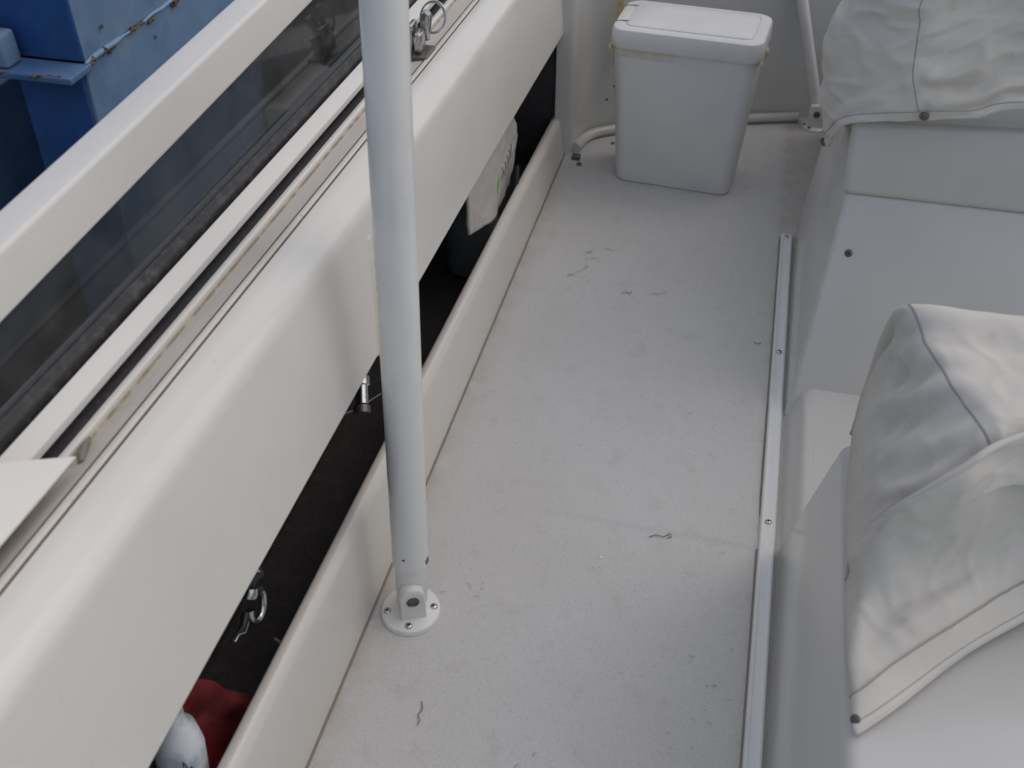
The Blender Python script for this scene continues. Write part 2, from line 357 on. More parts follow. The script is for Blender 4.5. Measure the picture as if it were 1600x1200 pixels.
# ------------------------------------------------------------------ trim strip
trim = thing('trim_strip', 'white metal trim strip screwed down along the right edge of the deck', 'trim strip', (.16, 1.2, 0))
along('strip', lambda y: rnd_poly([(.1455, -.002), (.1465, .008), (.1500, .0115), (.1535, .0100), (.166, .0100), (.169, .0115), (.1735, .010), (.1770, -.002)], .003, 3), lin(-.5, 2.325, 30), 'trim', trim, closed=True, caps=True)
along('dark_edge_line', lambda y: [(.1425, .0005), (.1438, .0016), (.1458, .0016)], lin(-.5, 2.32, 30), 'groove', trim)  # thin dark line along the left edge of the strip
for y in (.30, .812, 1.324, 1.831, 2.31):
    screw('screw', (.1600, y, .0096), .0062, 'steel', trim, rot=y * 3)

# ------------------------------------------------------------------ windscreen on the coaming
ws = thing('wind_deflector', 'low tinted wind deflector with white metal rails on top of the coaming', 'windscreen', (-.7, 1, .66))
YW = lin(-.4, 3.2, 30)
zr = lambda y: .656 - .021 * (y - .6)
along('lower_rail', lambda y: rnd_poly([(-.659, zr(y) - .009), (-.660, zr(y)), (-.682, zr(y) + .012), (-.684, zr(y) + .002)], .0015, 3), YW, 'rail', ws, closed=True, caps=True)
along('inner_channel', lambda y: [(-.683, zr(y) + .002), (-.690, zr(y) + .004), (-.702, zr(y) + .004)], YW, 'channel', ws)
zg = lambda y: .660 - .026 * (y - .6)
along('gasket', lambda y: rnd_poly([(-.688, zg(y)), (-.690, zg(y) + .014), (-.694, zg(y) + .018), (-.698, zg(y) + .024), (-.703, zg(y) + .024), (-.704, zg(y))], .003, 3), YW, 'rubber', ws, closed=True, caps=True)
zt = lambda y: .765 + .033 * (y - .65)
along('pane', lambda y: [(-.701, zg(y) + .006), (-.722, zt(y) + .02), (-.728, zt(y) + .02), (-.707, zg(y) + .006)], YW, 'tint', ws, closed=True, caps=True)
along('top_rail', lambda y: rnd_poly([(-.730, zt(y) + .0), (-.708, zt(y)), (-.705, zt(y) + .003), (-.706, zt(y) + .062), (-.709, zt(y) + .066), (-.752, zt(y) + .064), (-.757, zt(y) + .060), (-.757, zt(y) + .002), (-.730, zt(y) + .0)], .0025, 3), YW, 'rail', ws, caps=False)
# end plate sloping from the cap to the rail
A, B, C_, D_ = Vector((-.599, .618, .676)), Vector((-.602, .25, .686)), Vector((-.70, .527, .722)), Vector((-.70, .10, .735))
nn = (B - A).cross(C_ - A).normalized(); nn = nn if nn.z > 0 else -nn; th = nn * .005
hexa('end_plate', [A - th, B - th, D_ - th, C_ - th, A + th * .2, B + th * .2, D_ + th * .2, C_ + th * .2], 'rail', ws, .002, 2)
tube('sealant_blob', [(-.606, .628, .655), (-.612, .638, .6545), (-.618, .652, .653), (-.622, .668, .651)], [.004, .005, .004, .0015], 'groove', ws, 8)

# ------------------------------------------------------------------ latch with keys and ring on the cap
lk = thing('key_latch', 'metal latch with hanging split ring on the coaming cap beside the pole', 'latch', (-.60, 1.80, .63))
zk = zcap(1.8)
box('latch_plate', -.615, -.578, 1.74, 1.80, zk, zk + .008, 'darkmetal', lk, .003)
box('latch_body', -.606, -.592, 1.752, 1.785, zk + .008, zk + .045, 'steel', lk, .004)
box('latch_body', -.622, -.611, 1.765, 1.80, zk + .004, zk + .055, 'steel', lk, .003)
lathe('lock_barrel', [(.009, 0), (.009, .05), (.006, .055), (.001, .055)], 'steel', lk, (-.598, 1.80, zk + .02), (.2, -.2, 1))
ring = [(-.592 + .024 * math.cos(a), 1.832 + .010 * math.sin(a), zk + .047 + .026 * math.sin(a)) for a in lin(0, 2 * math.pi, 25)[:-1]]
tube('split_ring', ring, .0018, 'steel', lk, 8, True)
tube('split_ring', [(x + .002, y, z + .003) for x, y, z in ring], .0016, 'steel', lk, 8, True)
box('key_blade', -.604, -.600, 1.80, 1.822, zk + .03, zk + .066, 'steel', lk, .001)

# ------------------------------------------------------------------ support pole
pole = thing('support_pole', 'tall white tubular pole on a round screwed deck flange beside the coaming', 'pole', (-.412, 1.0, 0))
b0 = Vector((-.410, 1.000, .028)); pd = (Vector((-.4275, 1.140, .966)) - b0).normalized()
def on(t): return b0 + pd * t
tube('tube', [on(t) for t in (.078, .10, .4, .8, 1.2, 1.6, 2.0)], .0292, 'paint', pole, 40)
lathe('socket', [(.020, -.012), (.0255, .0), (.0262, .082)], 'paint', pole, b0, pd, 36)
tube('joint_ring', [on(.0795) + (pd.orthogonal().normalized() * math.cos(a) + pd.cross(pd.orthogonal().normalized()) * math.sin(a)) * .0268 for a in lin(0, 2 * math.pi, 33)[:-1]], .0009, 'scuff', pole, 6, True)
lathe('base_flange', [(.050, -.001), (.0505, .003), (.048, .008), (.040, .0105), (.022, .014), (.001, .015)], 'paint', pole, (-.4105, .992, 0), n=48)
# fork ear with pivot bolt, facing the camera side
ed = Vector((.45, -.89, 0)).normalized(); eu = Vector((0, 0, 1)); es = ed.cross(eu)
c = Vector((-.400, .976, .036))
out = [(-.021, -.032), (-.0205, .010)] + [(.0205 * -math.cos(a), .024 + .0215 * math.sin(a)) for a in lin(.15, math.pi - .15, 14)] + [(.0205, .010), (.021, -.032)]
secs = [[c + es * x * k + eu * z * (1 if z < 0 else k) + ed * d for x, z in out] for d, k in ((-.012, 1), (.0042, 1), (.0062, .93))]
link('fork_ear', loft('fork_ear', secs, True, True), 'paint', pole)
lathe('pivot_bolt', [(.0105, 0), (.0105, .002), (.0085, .003), (.0075, .001), (.0005, .001)], 'darkmetal', pole, c + eu * .020 + ed * .006, ed, 20)
for i, (x, y) in enumerate(((-.4465, .977), (-.3745, 1.003), (-.403, .956), (-.425, 1.032))):
    screw('screw', (x, y, .0088), .0068, 'steel', pole, rot=i)
s1 = on(.105); camd = (Vector((0, 0, 1.4)) - s1); camd = (camd - pd * camd.dot(pd)).normalized()
q = Matrix.Rotation(R(-22), 3, pd) @ camd
lathe('vent_hole', [(.0022, -.002), (.0022, .0004), (.0003, .0005)], 'black', pole, s1 + q * .0291, q, 10)
q = Matrix.Rotation(R(68), 3, pd) @ camd
lathe('plug_hole', [(.0065, -.003), (.0065, .0006), (.0045, .0008), (.0003, .0002)], 'darkmetal', pole, on(.088) + q * .0290, q, 16)

# ------------------------------------------------------------------ stanchion at the far end
st = thing('far_stanchion', 'thin white stanchion tube standing by the far bulkhead next to the covered seat', 'stanchion', (.225, 3.0, 0))
q0 = Vector((.226, 2.985, .03)); q1 = Vector((.108, 3.0, .40)); dq = (q1 - q0)
tube('tube', [q0 + dq * t for t in (0, .5, 1, 2.2, 3.6)], .0165, 'paint', st, 20)
lathe('base_flange', [(.040, -.001), (.040, .005), (.034, .009), (.001, .010)], 'paint', st, (.222, 2.975, 0), n=32)
hexa('fork_ear', [(.200, 2.950, .004), (.250, 2.950, .004), (.250, 2.966, .004), (.200, 2.966, .004), (.196, 2.950, .075), (.232, 2.950, .080), (.232, 2.966, .080), (.196, 2.966, .075)], 'paint', st, .006, 3)
lathe('pivot_bolt', [(.0095, 0), (.0095, .003), (.004, .005), (.0005, .005)], 'darkmetal', st, (.219, 2.949, .05), (0, -1, 0), 16)
for i, (x, y) in enumerate(((.190, 2.965), (.205, 2.945))): screw('screw', (x, y, .008), .005, 'darkmetal', st)

# ------------------------------------------------------------------ waste bin
bx, by, ba = -.150, 2.590, R(-4.5)
binn = thing('waste_bin', 'white plastic waste bin with flat hinged lid standing on the deck', 'waste bin', (bx, by, 0))
def rrect(hx, hy, r, cx=0, cy=0, seg=6):
    o = []
    for sx, sy, a0 in ((1, 1, 0), (-1, 1, 90), (-1, -1, 180), (1, -1, 270)):
        for k in range(seg + 1):
            a = R(a0 + 90 * k / seg); o.append((cx + sx * (hx - r) + r * math.cos(a), cy + sy * (hy - r) + r * math.sin(a)))
    return o
def bsec(hx, hy, r, z, cx=0, cy=0):
    ca, sa = math.cos(ba), math.sin(ba)
    return [(bx + x * ca - y * sa, by + x * sa + y * ca, z) for x, y in rrect(hx, hy, r, cx, cy)]
link('body', loft('body', [bsec(.148, .074, .028, .003), bsec(.156, .082, .032, 0 + .0015), bsec(.1585, .0845, .032, .010), bsec(.172, .095, .034, .20), bsec(.183, .104, .035, .375), bsec(.184, .105, .035, .392)], True, True), 'plastic', binn)
tape = link('rim_tape', loft('rim_tape', [[p for k, p in enumerate(sec) if 12 <= k <= 20] + [tuple(Vector(sec[20]).lerp(Vector(sec[21]), t)) for t in (.15, .3, .42)] for sec in (bsec(.1848, .1058, .035, .362), bsec(.1855, .1062, .035, .371), bsec(.1855, .1062, .035, .382))]), 'tape', binn)
lid = link('lid', loft('lid', [bsec(.180, .101, .035, .381), bsec(.190, .110, .038, .3805), bsec(.1915, .1115, .038, .384), bsec(.190, .110, .038, .418), bsec(.187, .107, .037, .426), bsec(.180, .100, .035, .4295), bsec(.162, .086, .028, .4300), bsec(.161, .085, .028, .4275), bsec(.1585, .0825, .026, .4275)], True, True), 'plastic', binn)
flap = link('flap', loft('flap', [bsec(.1575, .0815, .020, .424, .001), bsec(.1572, .0812, .020, .4305, .001), bsec(.154, .078, .018, .4322, .001), bsec(.10, .05, .012, .4334, .001)], True, True), 'plastic', lid)
def bl(x, y, z): ca, sa = math.cos(ba), math.sin(ba); return (bx + x * ca - y * sa, by + x * sa + y * ca, z)
for y in (-.055, .055):
    tube('hinge_slit', [bl(-.188, y, .4285), bl(-.165, y, .4312), bl(-.150, y, .4315)], .0016, 'groove', lid, 6)
for (x, y, z, r) in ((-.189, -.09, .374, .012), (.190, -.085, .374, .010), (.193, -.03, .386, .013), (.190, -.10, .380, .009)):
    me = bpy.data.meshes.new('tape_scrap'); bm = bmesh.new(); bmesh.ops.create_icosphere(bm, subdivisions=2, radius=r)
    for vv in bm.verts: vv.co = Vector((vv.co.x * .45, vv.co.y * .7, vv.co.z)) * (1 + .5 * mnoise.noise(vv.co * 180)) + Vector(bl(x, y, z))
    bm.to_mesh(me); bm.free(); link('tape_scrap', me, 'yellowed', binn)

# ------------------------------------------------------------------ canvas covers
def surf(net, nu, nv, wr):
    """net rows x cols of points -> fine grid (rows, cols, 3) plus wrinkle displacement along the normal"""
    net = np.array(net, float); nr, nc = net.shape[:2]
    us = np.linspace(0, nr - 1, nu); vs = np.linspace(0, nc - 1, nv)
    tmp = np.array([[cr(net[:, j], u) for j in range(nc)] for u in us])
    g = np.array([[cr(tmp[i], q) for q in vs] for i in range(nu)])
    du = np.gradient(g, axis=0); dv = np.gradient(g, axis=1)
    nrm = np.cross(du, dv); nrm /= np.linalg.norm(nrm, axis=2, keepdims=True) + 1e-9
    if wr:
        d = np.array([[wr(us[i], vs[j], Vector(g[i, j])) for j in range(nv)] for i in range(nu)])
        g = g + nrm * d[..., None]
    return g, nrm, us, vs
def gridmesh(name, g):
    nu, nv = g.shape[:2]
    return pyd(name, g.reshape(-1, 3), [(i * nv + j, i * nv + j + 1, (i + 1) * nv + j + 1, (i + 1) * nv + j) for i in range(nu - 1) for j in range(nv - 1)])
def ridge(t, c, w): return math.exp(-((t - c) / w) ** 2)

NEAR = [
 [(0.234,1.219,0.400), (0.229,1.179,0.500), (0.230,1.147,0.580), (0.231,1.098,0.655), (0.374,1.117,0.650)],
 [(0.223,1.126,0.395), (0.219,1.087,0.490), (0.236,1.068,0.575), (0.260,1.036,0.650), (0.364,1.042,0.650)],
 [(0.218,1.017,0.390), (0.218,1.003,0.470), (0.247,0.990,0.560), (0.294,0.968,0.635), (0.357,0.977,0.645)],
 [(0.216,0.941,0.385), (0.217,0.948,0.450), (0.252,0.908,0.550), (0.323,0.910,0.620), (0.356,0.928,0.630)],
 [(0.216,0.895,0.380), (0.218,0.908,0.428), (0.249,0.888,0.500), (0.310,0.876,0.566), (0.364,0.902,0.582)],
]
LOWER = [
 [(0.222,0.915,0.388), (0.224,0.925,0.436), (0.233,0.870,0.534), (0.285,0.868,0.616), (0.349,0.912,0.642)],
 [(0.219,0.893,0.384), (0.221,0.900,0.426), (0.230,0.862,0.521), (0.285,0.862,0.603), (0.349,0.906,0.629)],
 [(0.2165,0.865,0.381), (0.219,0.872,0.424), (0.243,0.862,0.478), (0.303,0.874,0.545), (0.370,0.926,0.575)],
 [(0.216,0.813,0.380), (0.223,0.816,0.420), (0.262,0.838,0.424), (0.327,0.878,0.455), (0.397,0.934,0.490)],
 [(0.220,0.745,0.380), (0.227,0.752,0.398), (0.262,0.790,0.414), (0.333,0.850,0.436), (0.408,0.912,0.452)],
 [(0.225,0.685,0.378), (0.231,0.687,0.380), (0.271,0.727,0.383), (0.346,0.810,0.387), (0.421,0.876,0.392)],
]
for r_ in NEAR:
    x, y, z = r_[-1]
    r_ += [(.55, y + .04, z - .005), (.70, y + .05, z - .02), (.74, y + .05, .38)]
for r_ in LOWER:
    x, y, z = r_[-1]
    r_ += [(.53, y + .095, z), (.68, y + .17, z - .02), (.72, y + .18, .38)]
NEAR.insert(0, [(p[0] + .004, max(p[1], 1.17) - .004, .386) for p in NEAR[0]])
def wr_near(u, v, p):
    e = max(0, min(1, v / .6)) * max(0, min(1, (u - .8)))
    lf = math.exp(-((v - 2.2) / .8) ** 2) * max(0, 1 - abs(u - 2.7) / 2.0)
    d = .0075 * lf * math.sin(u * 7.5 - v * 2.3 + 1.5 * mnoise.noise(p * 9))
    d += .0035 * lf * math.sin(u * 16 + v * 3 + 3 * mnoise.noise(p * 14))
    d += .004 * mnoise.noise(p * 6) * e + .0012 * mnoise.noise(p * 19) * e
    d += .0022 * max(0, .25 - abs(mnoise.noise(Vector((p.x * 22 + p.y * 8, p.y * 22 - p.z * 12, p.z * 14))))) * 4 * e
    return d
def wr_low(u, v, p):
    e = max(0, min(1, v / .8)) * max(0, min(1, u / .8)) * max(0, min(1, (5.05 - u) / 1.2))
    d = .006 * mnoise.noise(Vector((p.x * 9, p.y * 9 + p.z * 4, 2))) + .004 * math.sin(v * 3.1 - u * 1.9 + .8)
    d += .0025 * max(0, .25 - abs(mnoise.noise(Vector((p.x * 18 + p.y * 10, p.y * 14 - p.z * 16, 7))))) * 4
    return d * e
nc_ = thing('seat_cover', 'wrinkled off-white canvas cover draped over the nearer seat at the right edge', 'seat cover', (.4, .9, .38), 'canvas seat covers')
g, nrm, us, vs = surf(NEAR, 150, 130, wr_near)
cv = link('canvas', gridmesh('canvas', g), 'canvas', nc_, angle=80)
md = cv.modifiers.new('thickness', 'SOLIDIFY'); md.thickness = .003; md.offset = 0
j3 = int(np.argmin(abs(vs - 3)))
tube('seam', [Vector(g[i, j3]) for i in range(int(np.searchsorted(us, .95)), int(np.searchsorted(us, 4.4)))], .0024, 'thread', nc_, 8)
g, nrm, us, vs = surf(LOWER, 150, 130, wr_low)
sg = 1 if nrm[75, 60, 2] > 0 else -1
fp = link('front_panel', gridmesh('front_panel', g), 'canvas', nc_, angle=80)
md = fp.modifiers.new('thickness', 'SOLIDIFY'); md.thickness = .003; md.offset = 0
jf = int(np.argmin(abs(vs - 1.75)))
tube('fold_edge', [Vector(q) for q in g[0, jf:]], [min(.0042, .0008 + .0006 * k) for k in range(130 - jf)], 'canvas', nc_, 8)
i0 = int(np.searchsorted(us, 4.38)); hb = g[i0:] + nrm[i0:] * .0022 * sg
hem = link('hem_band', gridmesh('hem_band', hb), 'canvas', nc_, angle=80)
md = hem.modifiers.new('thickness', 'SOLIDIFY'); md.thickness = .004; md.offset = 0
tube('hem_cord', [Vector(q) for q in g[-1, 2:, :]], .0042, 'canvas', nc_, 8)
for ii, rr in ((i0, .0009), (int(np.searchsorted(us, 4.86)), .0007)):
    tube('stitch_line', [Vector(g[ii, j] + nrm[ii, j] * .0042 * sg) for j in range(5, 130)], rr, 'thread', nc_, 5)
lathe('snap', [(.006, 0), (.0055, .002), (.004, .003), (.0005, .003)], 'darkmetal', nc_, g[int(np.searchsorted(us, 4.78)), int(np.argmin(abs(vs - .55)))] + np.array([-.001, -.002, .003]), (-.5, -.6, .6), 14)

FAR = [
 [(0.165,1.970,0.724), (0.205,1.880,0.759), (0.267,1.840,0.778), (0.349,1.850,0.782), (0.430,1.860,0.785)],
 [(0.148,1.960,0.685), (0.198,1.880,0.720), (0.272,1.835,0.743), (0.357,1.840,0.749), (0.438,1.850,0.752)],
 [(0.137,1.950,0.646), (0.191,1.875,0.681), (0.274,1.825,0.708), (0.366,1.835,0.713), (0.448,1.845,0.717)],
 [(0.146,1.950,0.572), (0.193,1.870,0.611), (0.280,1.820,0.659), (0.382,1.830,0.654), (0.464,1.840,0.664)],
 [(0.156,1.940,0.512), (0.193,1.860,0.572), (0.294,1.815,0.622), (0.390,1.820,0.624), (0.470,1.830,0.640)],
 [(0.171,1.930,0.458), (0.192,1.850,0.543), (0.311,1.810,0.586), (0.397,1.815,0.596), (0.475,1.820,0.618)],
]
top = [[(.27, 2.05, 1.0), (.30, 2.0, 1.01), (.36, 1.98, 1.02), (.45, 1.98, 1.02), (.55, 1.98, 1.02)],
       [(.20, 2.0, .88), (.24, 1.91, .90), (.30, 1.87, .91), (.38, 1.87, .915), (.46, 1.88, .92)]]
FAR = top + FAR
for i, r_ in enumerate(FAR):
    z = r_[0][2]; x, y, zz = r_[-1]
    r_.insert(0, (r_[0][0] + .02, 2.12, z + (.0 if i < 6 else .01))); r_.insert(0, (r_[1][0] + .09, 2.50, max(z, .50)))
    r_ += [(.75, y + .02, zz), (1.0, y + .06, zz), (1.04, y + .4, zz)]
def wr_far(u, v, p):
    d = .011 * mnoise.noise(p * 6) + .003 * mnoise.noise(p * 17)
    d += .008 * ridge(u, 5.6, 1.2) * math.sin(v * 3.0 + u * 5 + 2 * mnoise.noise(p * 8)) * (1 if v > 4.2 else .35)
    d += .004 * max(0, .25 - abs(mnoise.noise(Vector((p.x * 12 + p.z * 10, p.z * 20 - p.x * 12, 3))))) * 4
    return d * (1 if v > .5 else 0)
g, nrm, us, vs = surf(FAR, 130, 140, wr_far)
sg = -1 if nrm[70, 70, 1] > 0 else 1
fc = thing('seat_cover', 'tall beige canvas cover with vertical seam over the far seat at top right', 'seat cover', (.5, 2.2, .6), 'canvas seat covers')
cv = link('canvas', gridmesh('canvas', g), 'canvas', fc, angle=80)
md = cv.modifiers.new('thickness', 'SOLIDIFY'); md.thickness = .003; md.offset = 0
link('top_panel', fix(pyd('top_panel', [tuple(q) for q in g[0]], [tuple(range(len(g[0])))])), 'canvas', fc)
i0 = int(np.searchsorted(us, 6.62)); hb = g[i0:] + nrm[i0:] * .002 * sg
hem = link('hem_band', gridmesh('hem_band', hb), 'canvas', fc, angle=80)
md = hem.modifiers.new('thickness', 'SOLIDIFY'); md.thickness = .003; md.offset = 0
tube('hem_cord', [Vector(q) for q in g[-1]], .004, 'canvas', fc, 8)
tube('stitch_line', [Vector(g[i0, j] + nrm[i0, j] * .004 * sg) for j in range(20, 136)], .0007, 'thread', fc, 5)
j4 = int(np.argmin(abs(vs - 4)))
tube('seam', [Vector(g[i, j4] + nrm[i, j4] * .0008 * sg) for i in range(2, 128)], .0015, 'thread', fc, 6)
lathe('snap', [(.0085, 0), (.008, .003), (.005, .0045), (.0005, .0045)], 'darkmetal', fc, g[-4, j4 + 1] + nrm[-4, j4 + 1] * .004 * sg, (0, -1, .1), 16)
lathe('snap', [(.009, 0), (.0085, .003), (.0005, .004)], 'darkmetal', fc, g[-3, int(np.argmin(abs(vs - 2.05)))] + np.array([-.004, -.003, 0]), (-.7, -.7, 0), 14)

# ------------------------------------------------------------------ things in the coaming pocket
bag = thing('plastic_bag', 'crumpled off-white plastic bag with green print stuffed in the coaming slot', 'bag', (-.58, 2.05, 0))
def blob(name, c, s, m, parent, amp=.3, fr=9, sub=4, seed=0, tilt=None):
    me = bpy.data.meshes.new(name); bm = bmesh.new(); bmesh.ops.create_icosphere(bm, subdivisions=sub, radius=1)
    for vv in bm.verts:
        q = vv.co.copy(); k = 1 + amp * mnoise.noise(q * fr * .15 + Vector((seed, 0, 0))) + amp * .5 * (abs(mnoise.noise(q * fr * .35 + Vector((0, seed, 0)))) - .3)
        vv.co = Vector((q.x * s[0], q.y * s[1], q.z * s[2])) * k
        if tilt: vv.co.rotate(Matrix.Rotation(tilt[0], 3, tilt[1]))
        vv.co += Vector(c)
    bm.to_mesh(me); bm.free(); return link(name, me, m, parent, angle=60)
BAG = [[(1.90, .43), (2.02, .43), (2.12, .42), (2.22, .41), (2.28, .40)],
       [(1.872, .31), (1.99, .31), (2.10, .31), (2.21, .305), (2.297, .294)],
       [(1.868, .235), (1.98, .225), (2.10, .205), (2.22, .190), (2.336, .172)],
       [(1.879, .176), (1.935, .160), (1.992, .147), (2.122, .107), (2.251, .098)]]
BAG = [[(-.532 - .02 * abs(k - 2) / 2, y, z) for k, (y, z) in enumerate(r_)] for r_ in BAG]
gb, nb, _, _ = surf(BAG, 46, 54, lambda u, v_, p: .006 * mnoise.noise(p * 11) + .003 * (1 - 2 * abs(mnoise.noise(p * 22))))
sk = link('sack', gridmesh('sack', gb), 'bag', bag, angle=70)
md = sk.modifiers.new('thickness', 'SOLIDIFY'); md.thickness = .008; md.offset = 0
def onbag(y, z): q = gb.reshape(-1, 3); k = int(np.argmin((q[:, 1] - y) ** 2 + (q[:, 2] - z) ** 2)); return (float(q[k, 0]) + .006, y, z)
for pth, r_ in ((((2.050, .186), (2.056, .205), (2.062, .226)), [.002, .0055, .0015]), (((2.066, .196), (2.071, .210), (2.070, .222)), [.0015, .003, .001])):
    tube('green_print', [(lambda q: (q[0] - .003, q[1], q[2]))(onbag(*q)) for q in pth], r_, 'bagprint', bag, 6)
for k in range(5):
    tube('grey_print', [onbag(2.085 + .03 * k, .20), onbag(2.098 + .03 * k, .222), onbag(2.09 + .03 * k, .235)], .0011, 'case', bag, 5)
can = thing('canister', 'dark grey upright canister standing behind the plastic bag in the slot', 'canister', (-.60, 2.11, -.055))
lathe('body', [(.060, 0), (.066, .006), (.066, .27), (.060, .285)], 'case', can, (-.605, 2.10, -.055), n=36)
lathe('lid', [(.068, .285), (.068, .31), (.06, .318), (.001, .318)], 'black', can, (-.605, 2.10, -.055), n=36)
clip = thing('strap_clip', 'black strap clip hanging beside the plastic bag in the coaming slot', 'clip', (-.53, 2.2, .1))
tube('strap', [(-.522, 2.24, .16), (-.516, 2.21, .13), (-.517, 2.19, .09)], .005, 'black', clip, 8)
box('buckle', -.525, -.510, 2.17, 2.20, .045, .095, 'black', clip, .003)
lathe('rivet', [(.005, 0), (.004, .003), (.0005, .004)], 'steel', clip, (-.514, 2.165, .085), (1, -.3, .2), 12)

fit = thing('pipe_fitting', 'shiny metal hose fitting just inside the slot behind the pole', 'fitting', (-.53, 1.18, .33))
fd = Vector((-.25, .75, .55)).normalized()
lathe('barrel', [(.011, -.03), (.011, .0), (.014, .002), (.014, .016), (.010, .018), (.010, .045), (.001, .046)], 'steel', fit, (-.532, 1.172, .322), fd, 16)
lathe('collar', [(.0135, 0), (.0135, .012), (.009, .013)], 'darkmetal', fit, Vector((-.532, 1.172, .322)) - fd * .045, fd, 16)
ln = tube('cord', [(-.535, 1.09, .33), (-.533, 1.15, .292), (-.52, 1.22, .268)], .0009, 'case', None, 5)
tag(ln, 'thin grey cord stretched across the dark slot behind the pole', 'cord')

hook = thing('snap_hook', 'silver metal snap hook hanging inside the coaming slot', 'snap hook', (-.56, .78, .25))
blob('strap_knot', (-.565, .80, .29), (.016, .018, .035), 'black', hook, .5, 12, 3, 5)
tube('shackle', [Vector((-.548, .768, .262)) + Vector((.0, .020 * math.cos(a) + .006, .026 * math.sin(a) - .012)) for a in lin(R(150), R(395), 16)], .0055, 'steel', hook, 10)
tube('swivel', [(-.552, .775, .315), (-.548, .792, .305), (-.55, .80, .292)], .004, 'steel', hook, 8)
lathe('bush', [(.010, 0), (.011, .006), (.010, .014), (.001, .015)], 'steel', hook, (-.553, .77, .272), (0, .6, .8), 14)
tube('lanyard', [(-.552, .752, .262), (-.55, .735, .252), (-.548, .715, .262), (-.548, .70, .268)], [.006, .005, .004, .002], 'black', hook, 8)
tube('lanyard_wire', [(-.542, .74, .262), (-.541, .725, .258), (-.541, .71, .272), (-.542, .70, .27)], .0012, 'steel', hook, 6)
bit = tube('foil_scrap', [(-.56, .815, .115), (-.555, .82, .10), (-.553, .812, .09)], [.002, .003, .0012], 'glint', None, 6)
tag(bit, 'tiny shiny scrap in the dark slot below the snap hook', 'scrap')

net = []
for i, u in enumerate(lin(0, 1, 7)):
    net.append([(-.625 + .075 * q + .01 * mnoise.noise(Vector((u * 3, q * 3, 1))), .685 - .11 * u + .03 * q + .012 * mnoise.noise(Vector((u * 4, q * 4, 8))), .195 - .09 * q - .07 * u + .04 * mnoise.noise(Vector((u * 3, q * 3, 5)))) for q in lin(0, 1, 6)])
gq, nq, _, _ = surf(net, 40, 36, lambda u, v_, p: .006 * mnoise.noise(p * 30))
rc = link('red_cloth', gridmesh('red_cloth', gq), 'red_cloth', None, angle=80)
md = rc.modifiers.new('thickness', 'SOLIDIFY'); md.thickness = .004
tag(rc, 'crumpled dark red cloth lying in the near end of the slot', 'cloth')
bo = thing('white_bottle', 'white plastic bottle with dark scribbled print in the slot at the bottom edge', 'bottle', (-.57, .55, .2))
lathe('body', [(.012, .085), (.012, .07), (.024, .05), (.031, .015), (.031, -.16), (.027, -.165), (.001, -.165)][::-1], 'bottle', bo, (-.566, .568, .208), (.05, .10, 1), 28)
for k in range(5):
    a = -.75 + .22 * k
    tube('printed_mark', [(-.566 + .0316 * math.cos(a + .06 * s), .565 + .0316 * math.sin(a + .06 * s), .225 - .018 * k + dz) for s, dz in ((-1, 0), (-.3, .012), (.6, .004), (1, -.012), (.2, -.02))], .0009, 'ink', bo, 5)

# ------------------------------------------------------------------ litter on the deck
for lab, pts in (('dark tangled thread lying on the deck seam', [(-.045, 1.246), (-.034, 1.254), (-.020, 1.252), (-.010, 1.262), (-.006, 1.256), (-.013, 1.251)]),
                 ('dark bent thread on the near deck at the bottom edge', [(-.342, .832), (-.337, .818), (-.341, .808), (-.335, .799), (-.337, .792)]),
                 ('curled dark thread in the middle of the far deck', [(-.208, 1.985), (-.198, 1.990), (-.190, 1.984), (-.186, 1.995)]),
                 ('short dark thread on the deck beside the trim strip', [(.104, 1.866), (.112, 1.862), (.121, 1.864)])):
    o = tube('thread_scrap', [(x, y, .0022) for x, y in pts], .0008, 'lint', None, 5)
    tag(o, lab, 'thread', 'thread scraps on the deck')
# scuff marks and grit too small to count
v = []; f = []
def quad(x, y, a, l, w_):
    b = len(v); ca, sa = math.cos(a), math.sin(a); k = 5; z = .0026
    pts = []
    for i in range(k):
        t = i / (k - 1) - .5; o_ = random.uniform(-1, 1) * w_ * 1.5; hw = w_ * (1 - (2 * t) ** 2 * .8)
        pts.append((t * l, o_, hw))
    for t, o_, hw in pts: v.append((x + ca * t - sa * (o_ + hw), y + sa * t + ca * (o_ + hw), z))
    for t, o_, hw in reversed(pts): v.append((x + ca * t - sa * (o_ - hw), y + sa * t + ca * (o_ - hw), z))
    for i in range(k - 1): f.append((b + i, b + i + 1, b + 2 * k - 2 - i, b + 2 * k - 1 - i))
for cx, cy, n_, sp in ((-.30, 2.12, 7, .04), (-.27, 2.20, 5, .04), (-.30, 2.02, 4, .03), (-.17, 1.84, 3, .05), (-.33, 1.05, 6, .03), (.09, 1.0, 7, .05), (.07, .88, 8, .06), (-.1, 1.0, 4, .12), (.10, 1.3, 4, .05), (-.12, 1.45, 4, .15), (-.2, .8, 5, .15), (.05, 1.6, 6, .15), (-.25, 1.6, 5, .15), (-.05, 2.2, 5, .18)):
    for _ in range(n_):
        quad(cx + random.gauss(0, sp * .6), cy + random.gauss(0, sp * .6), random.uniform(-.6, .9), random.uniform(.004, .014), random.uniform(.0003, .0008))
for cx, cy in ((-.315, 2.14), (-.30, 2.115), (-.27, 2.165), (-.255, 2.16), (-.325, 2.05), (-.31, 2.07), (-.13, 2.0), (-.11, 2.01), (-.34, 2.03)):
    quad(cx, cy, random.uniform(-.3, .9), random.uniform(.014, .026), random.uniform(.0009, .0015))
for _ in range(150):
    quad(random.uniform(-.46, .14), random.uniform(.6, 2.5), random.uniform(0, 3), random.uniform(.0015, .004), random.uniform(.0004, .001))
sc = link('scuff_marks', pyd('scuff_marks', v, f), 'scuff'); sc['kind'] = 'stuff'
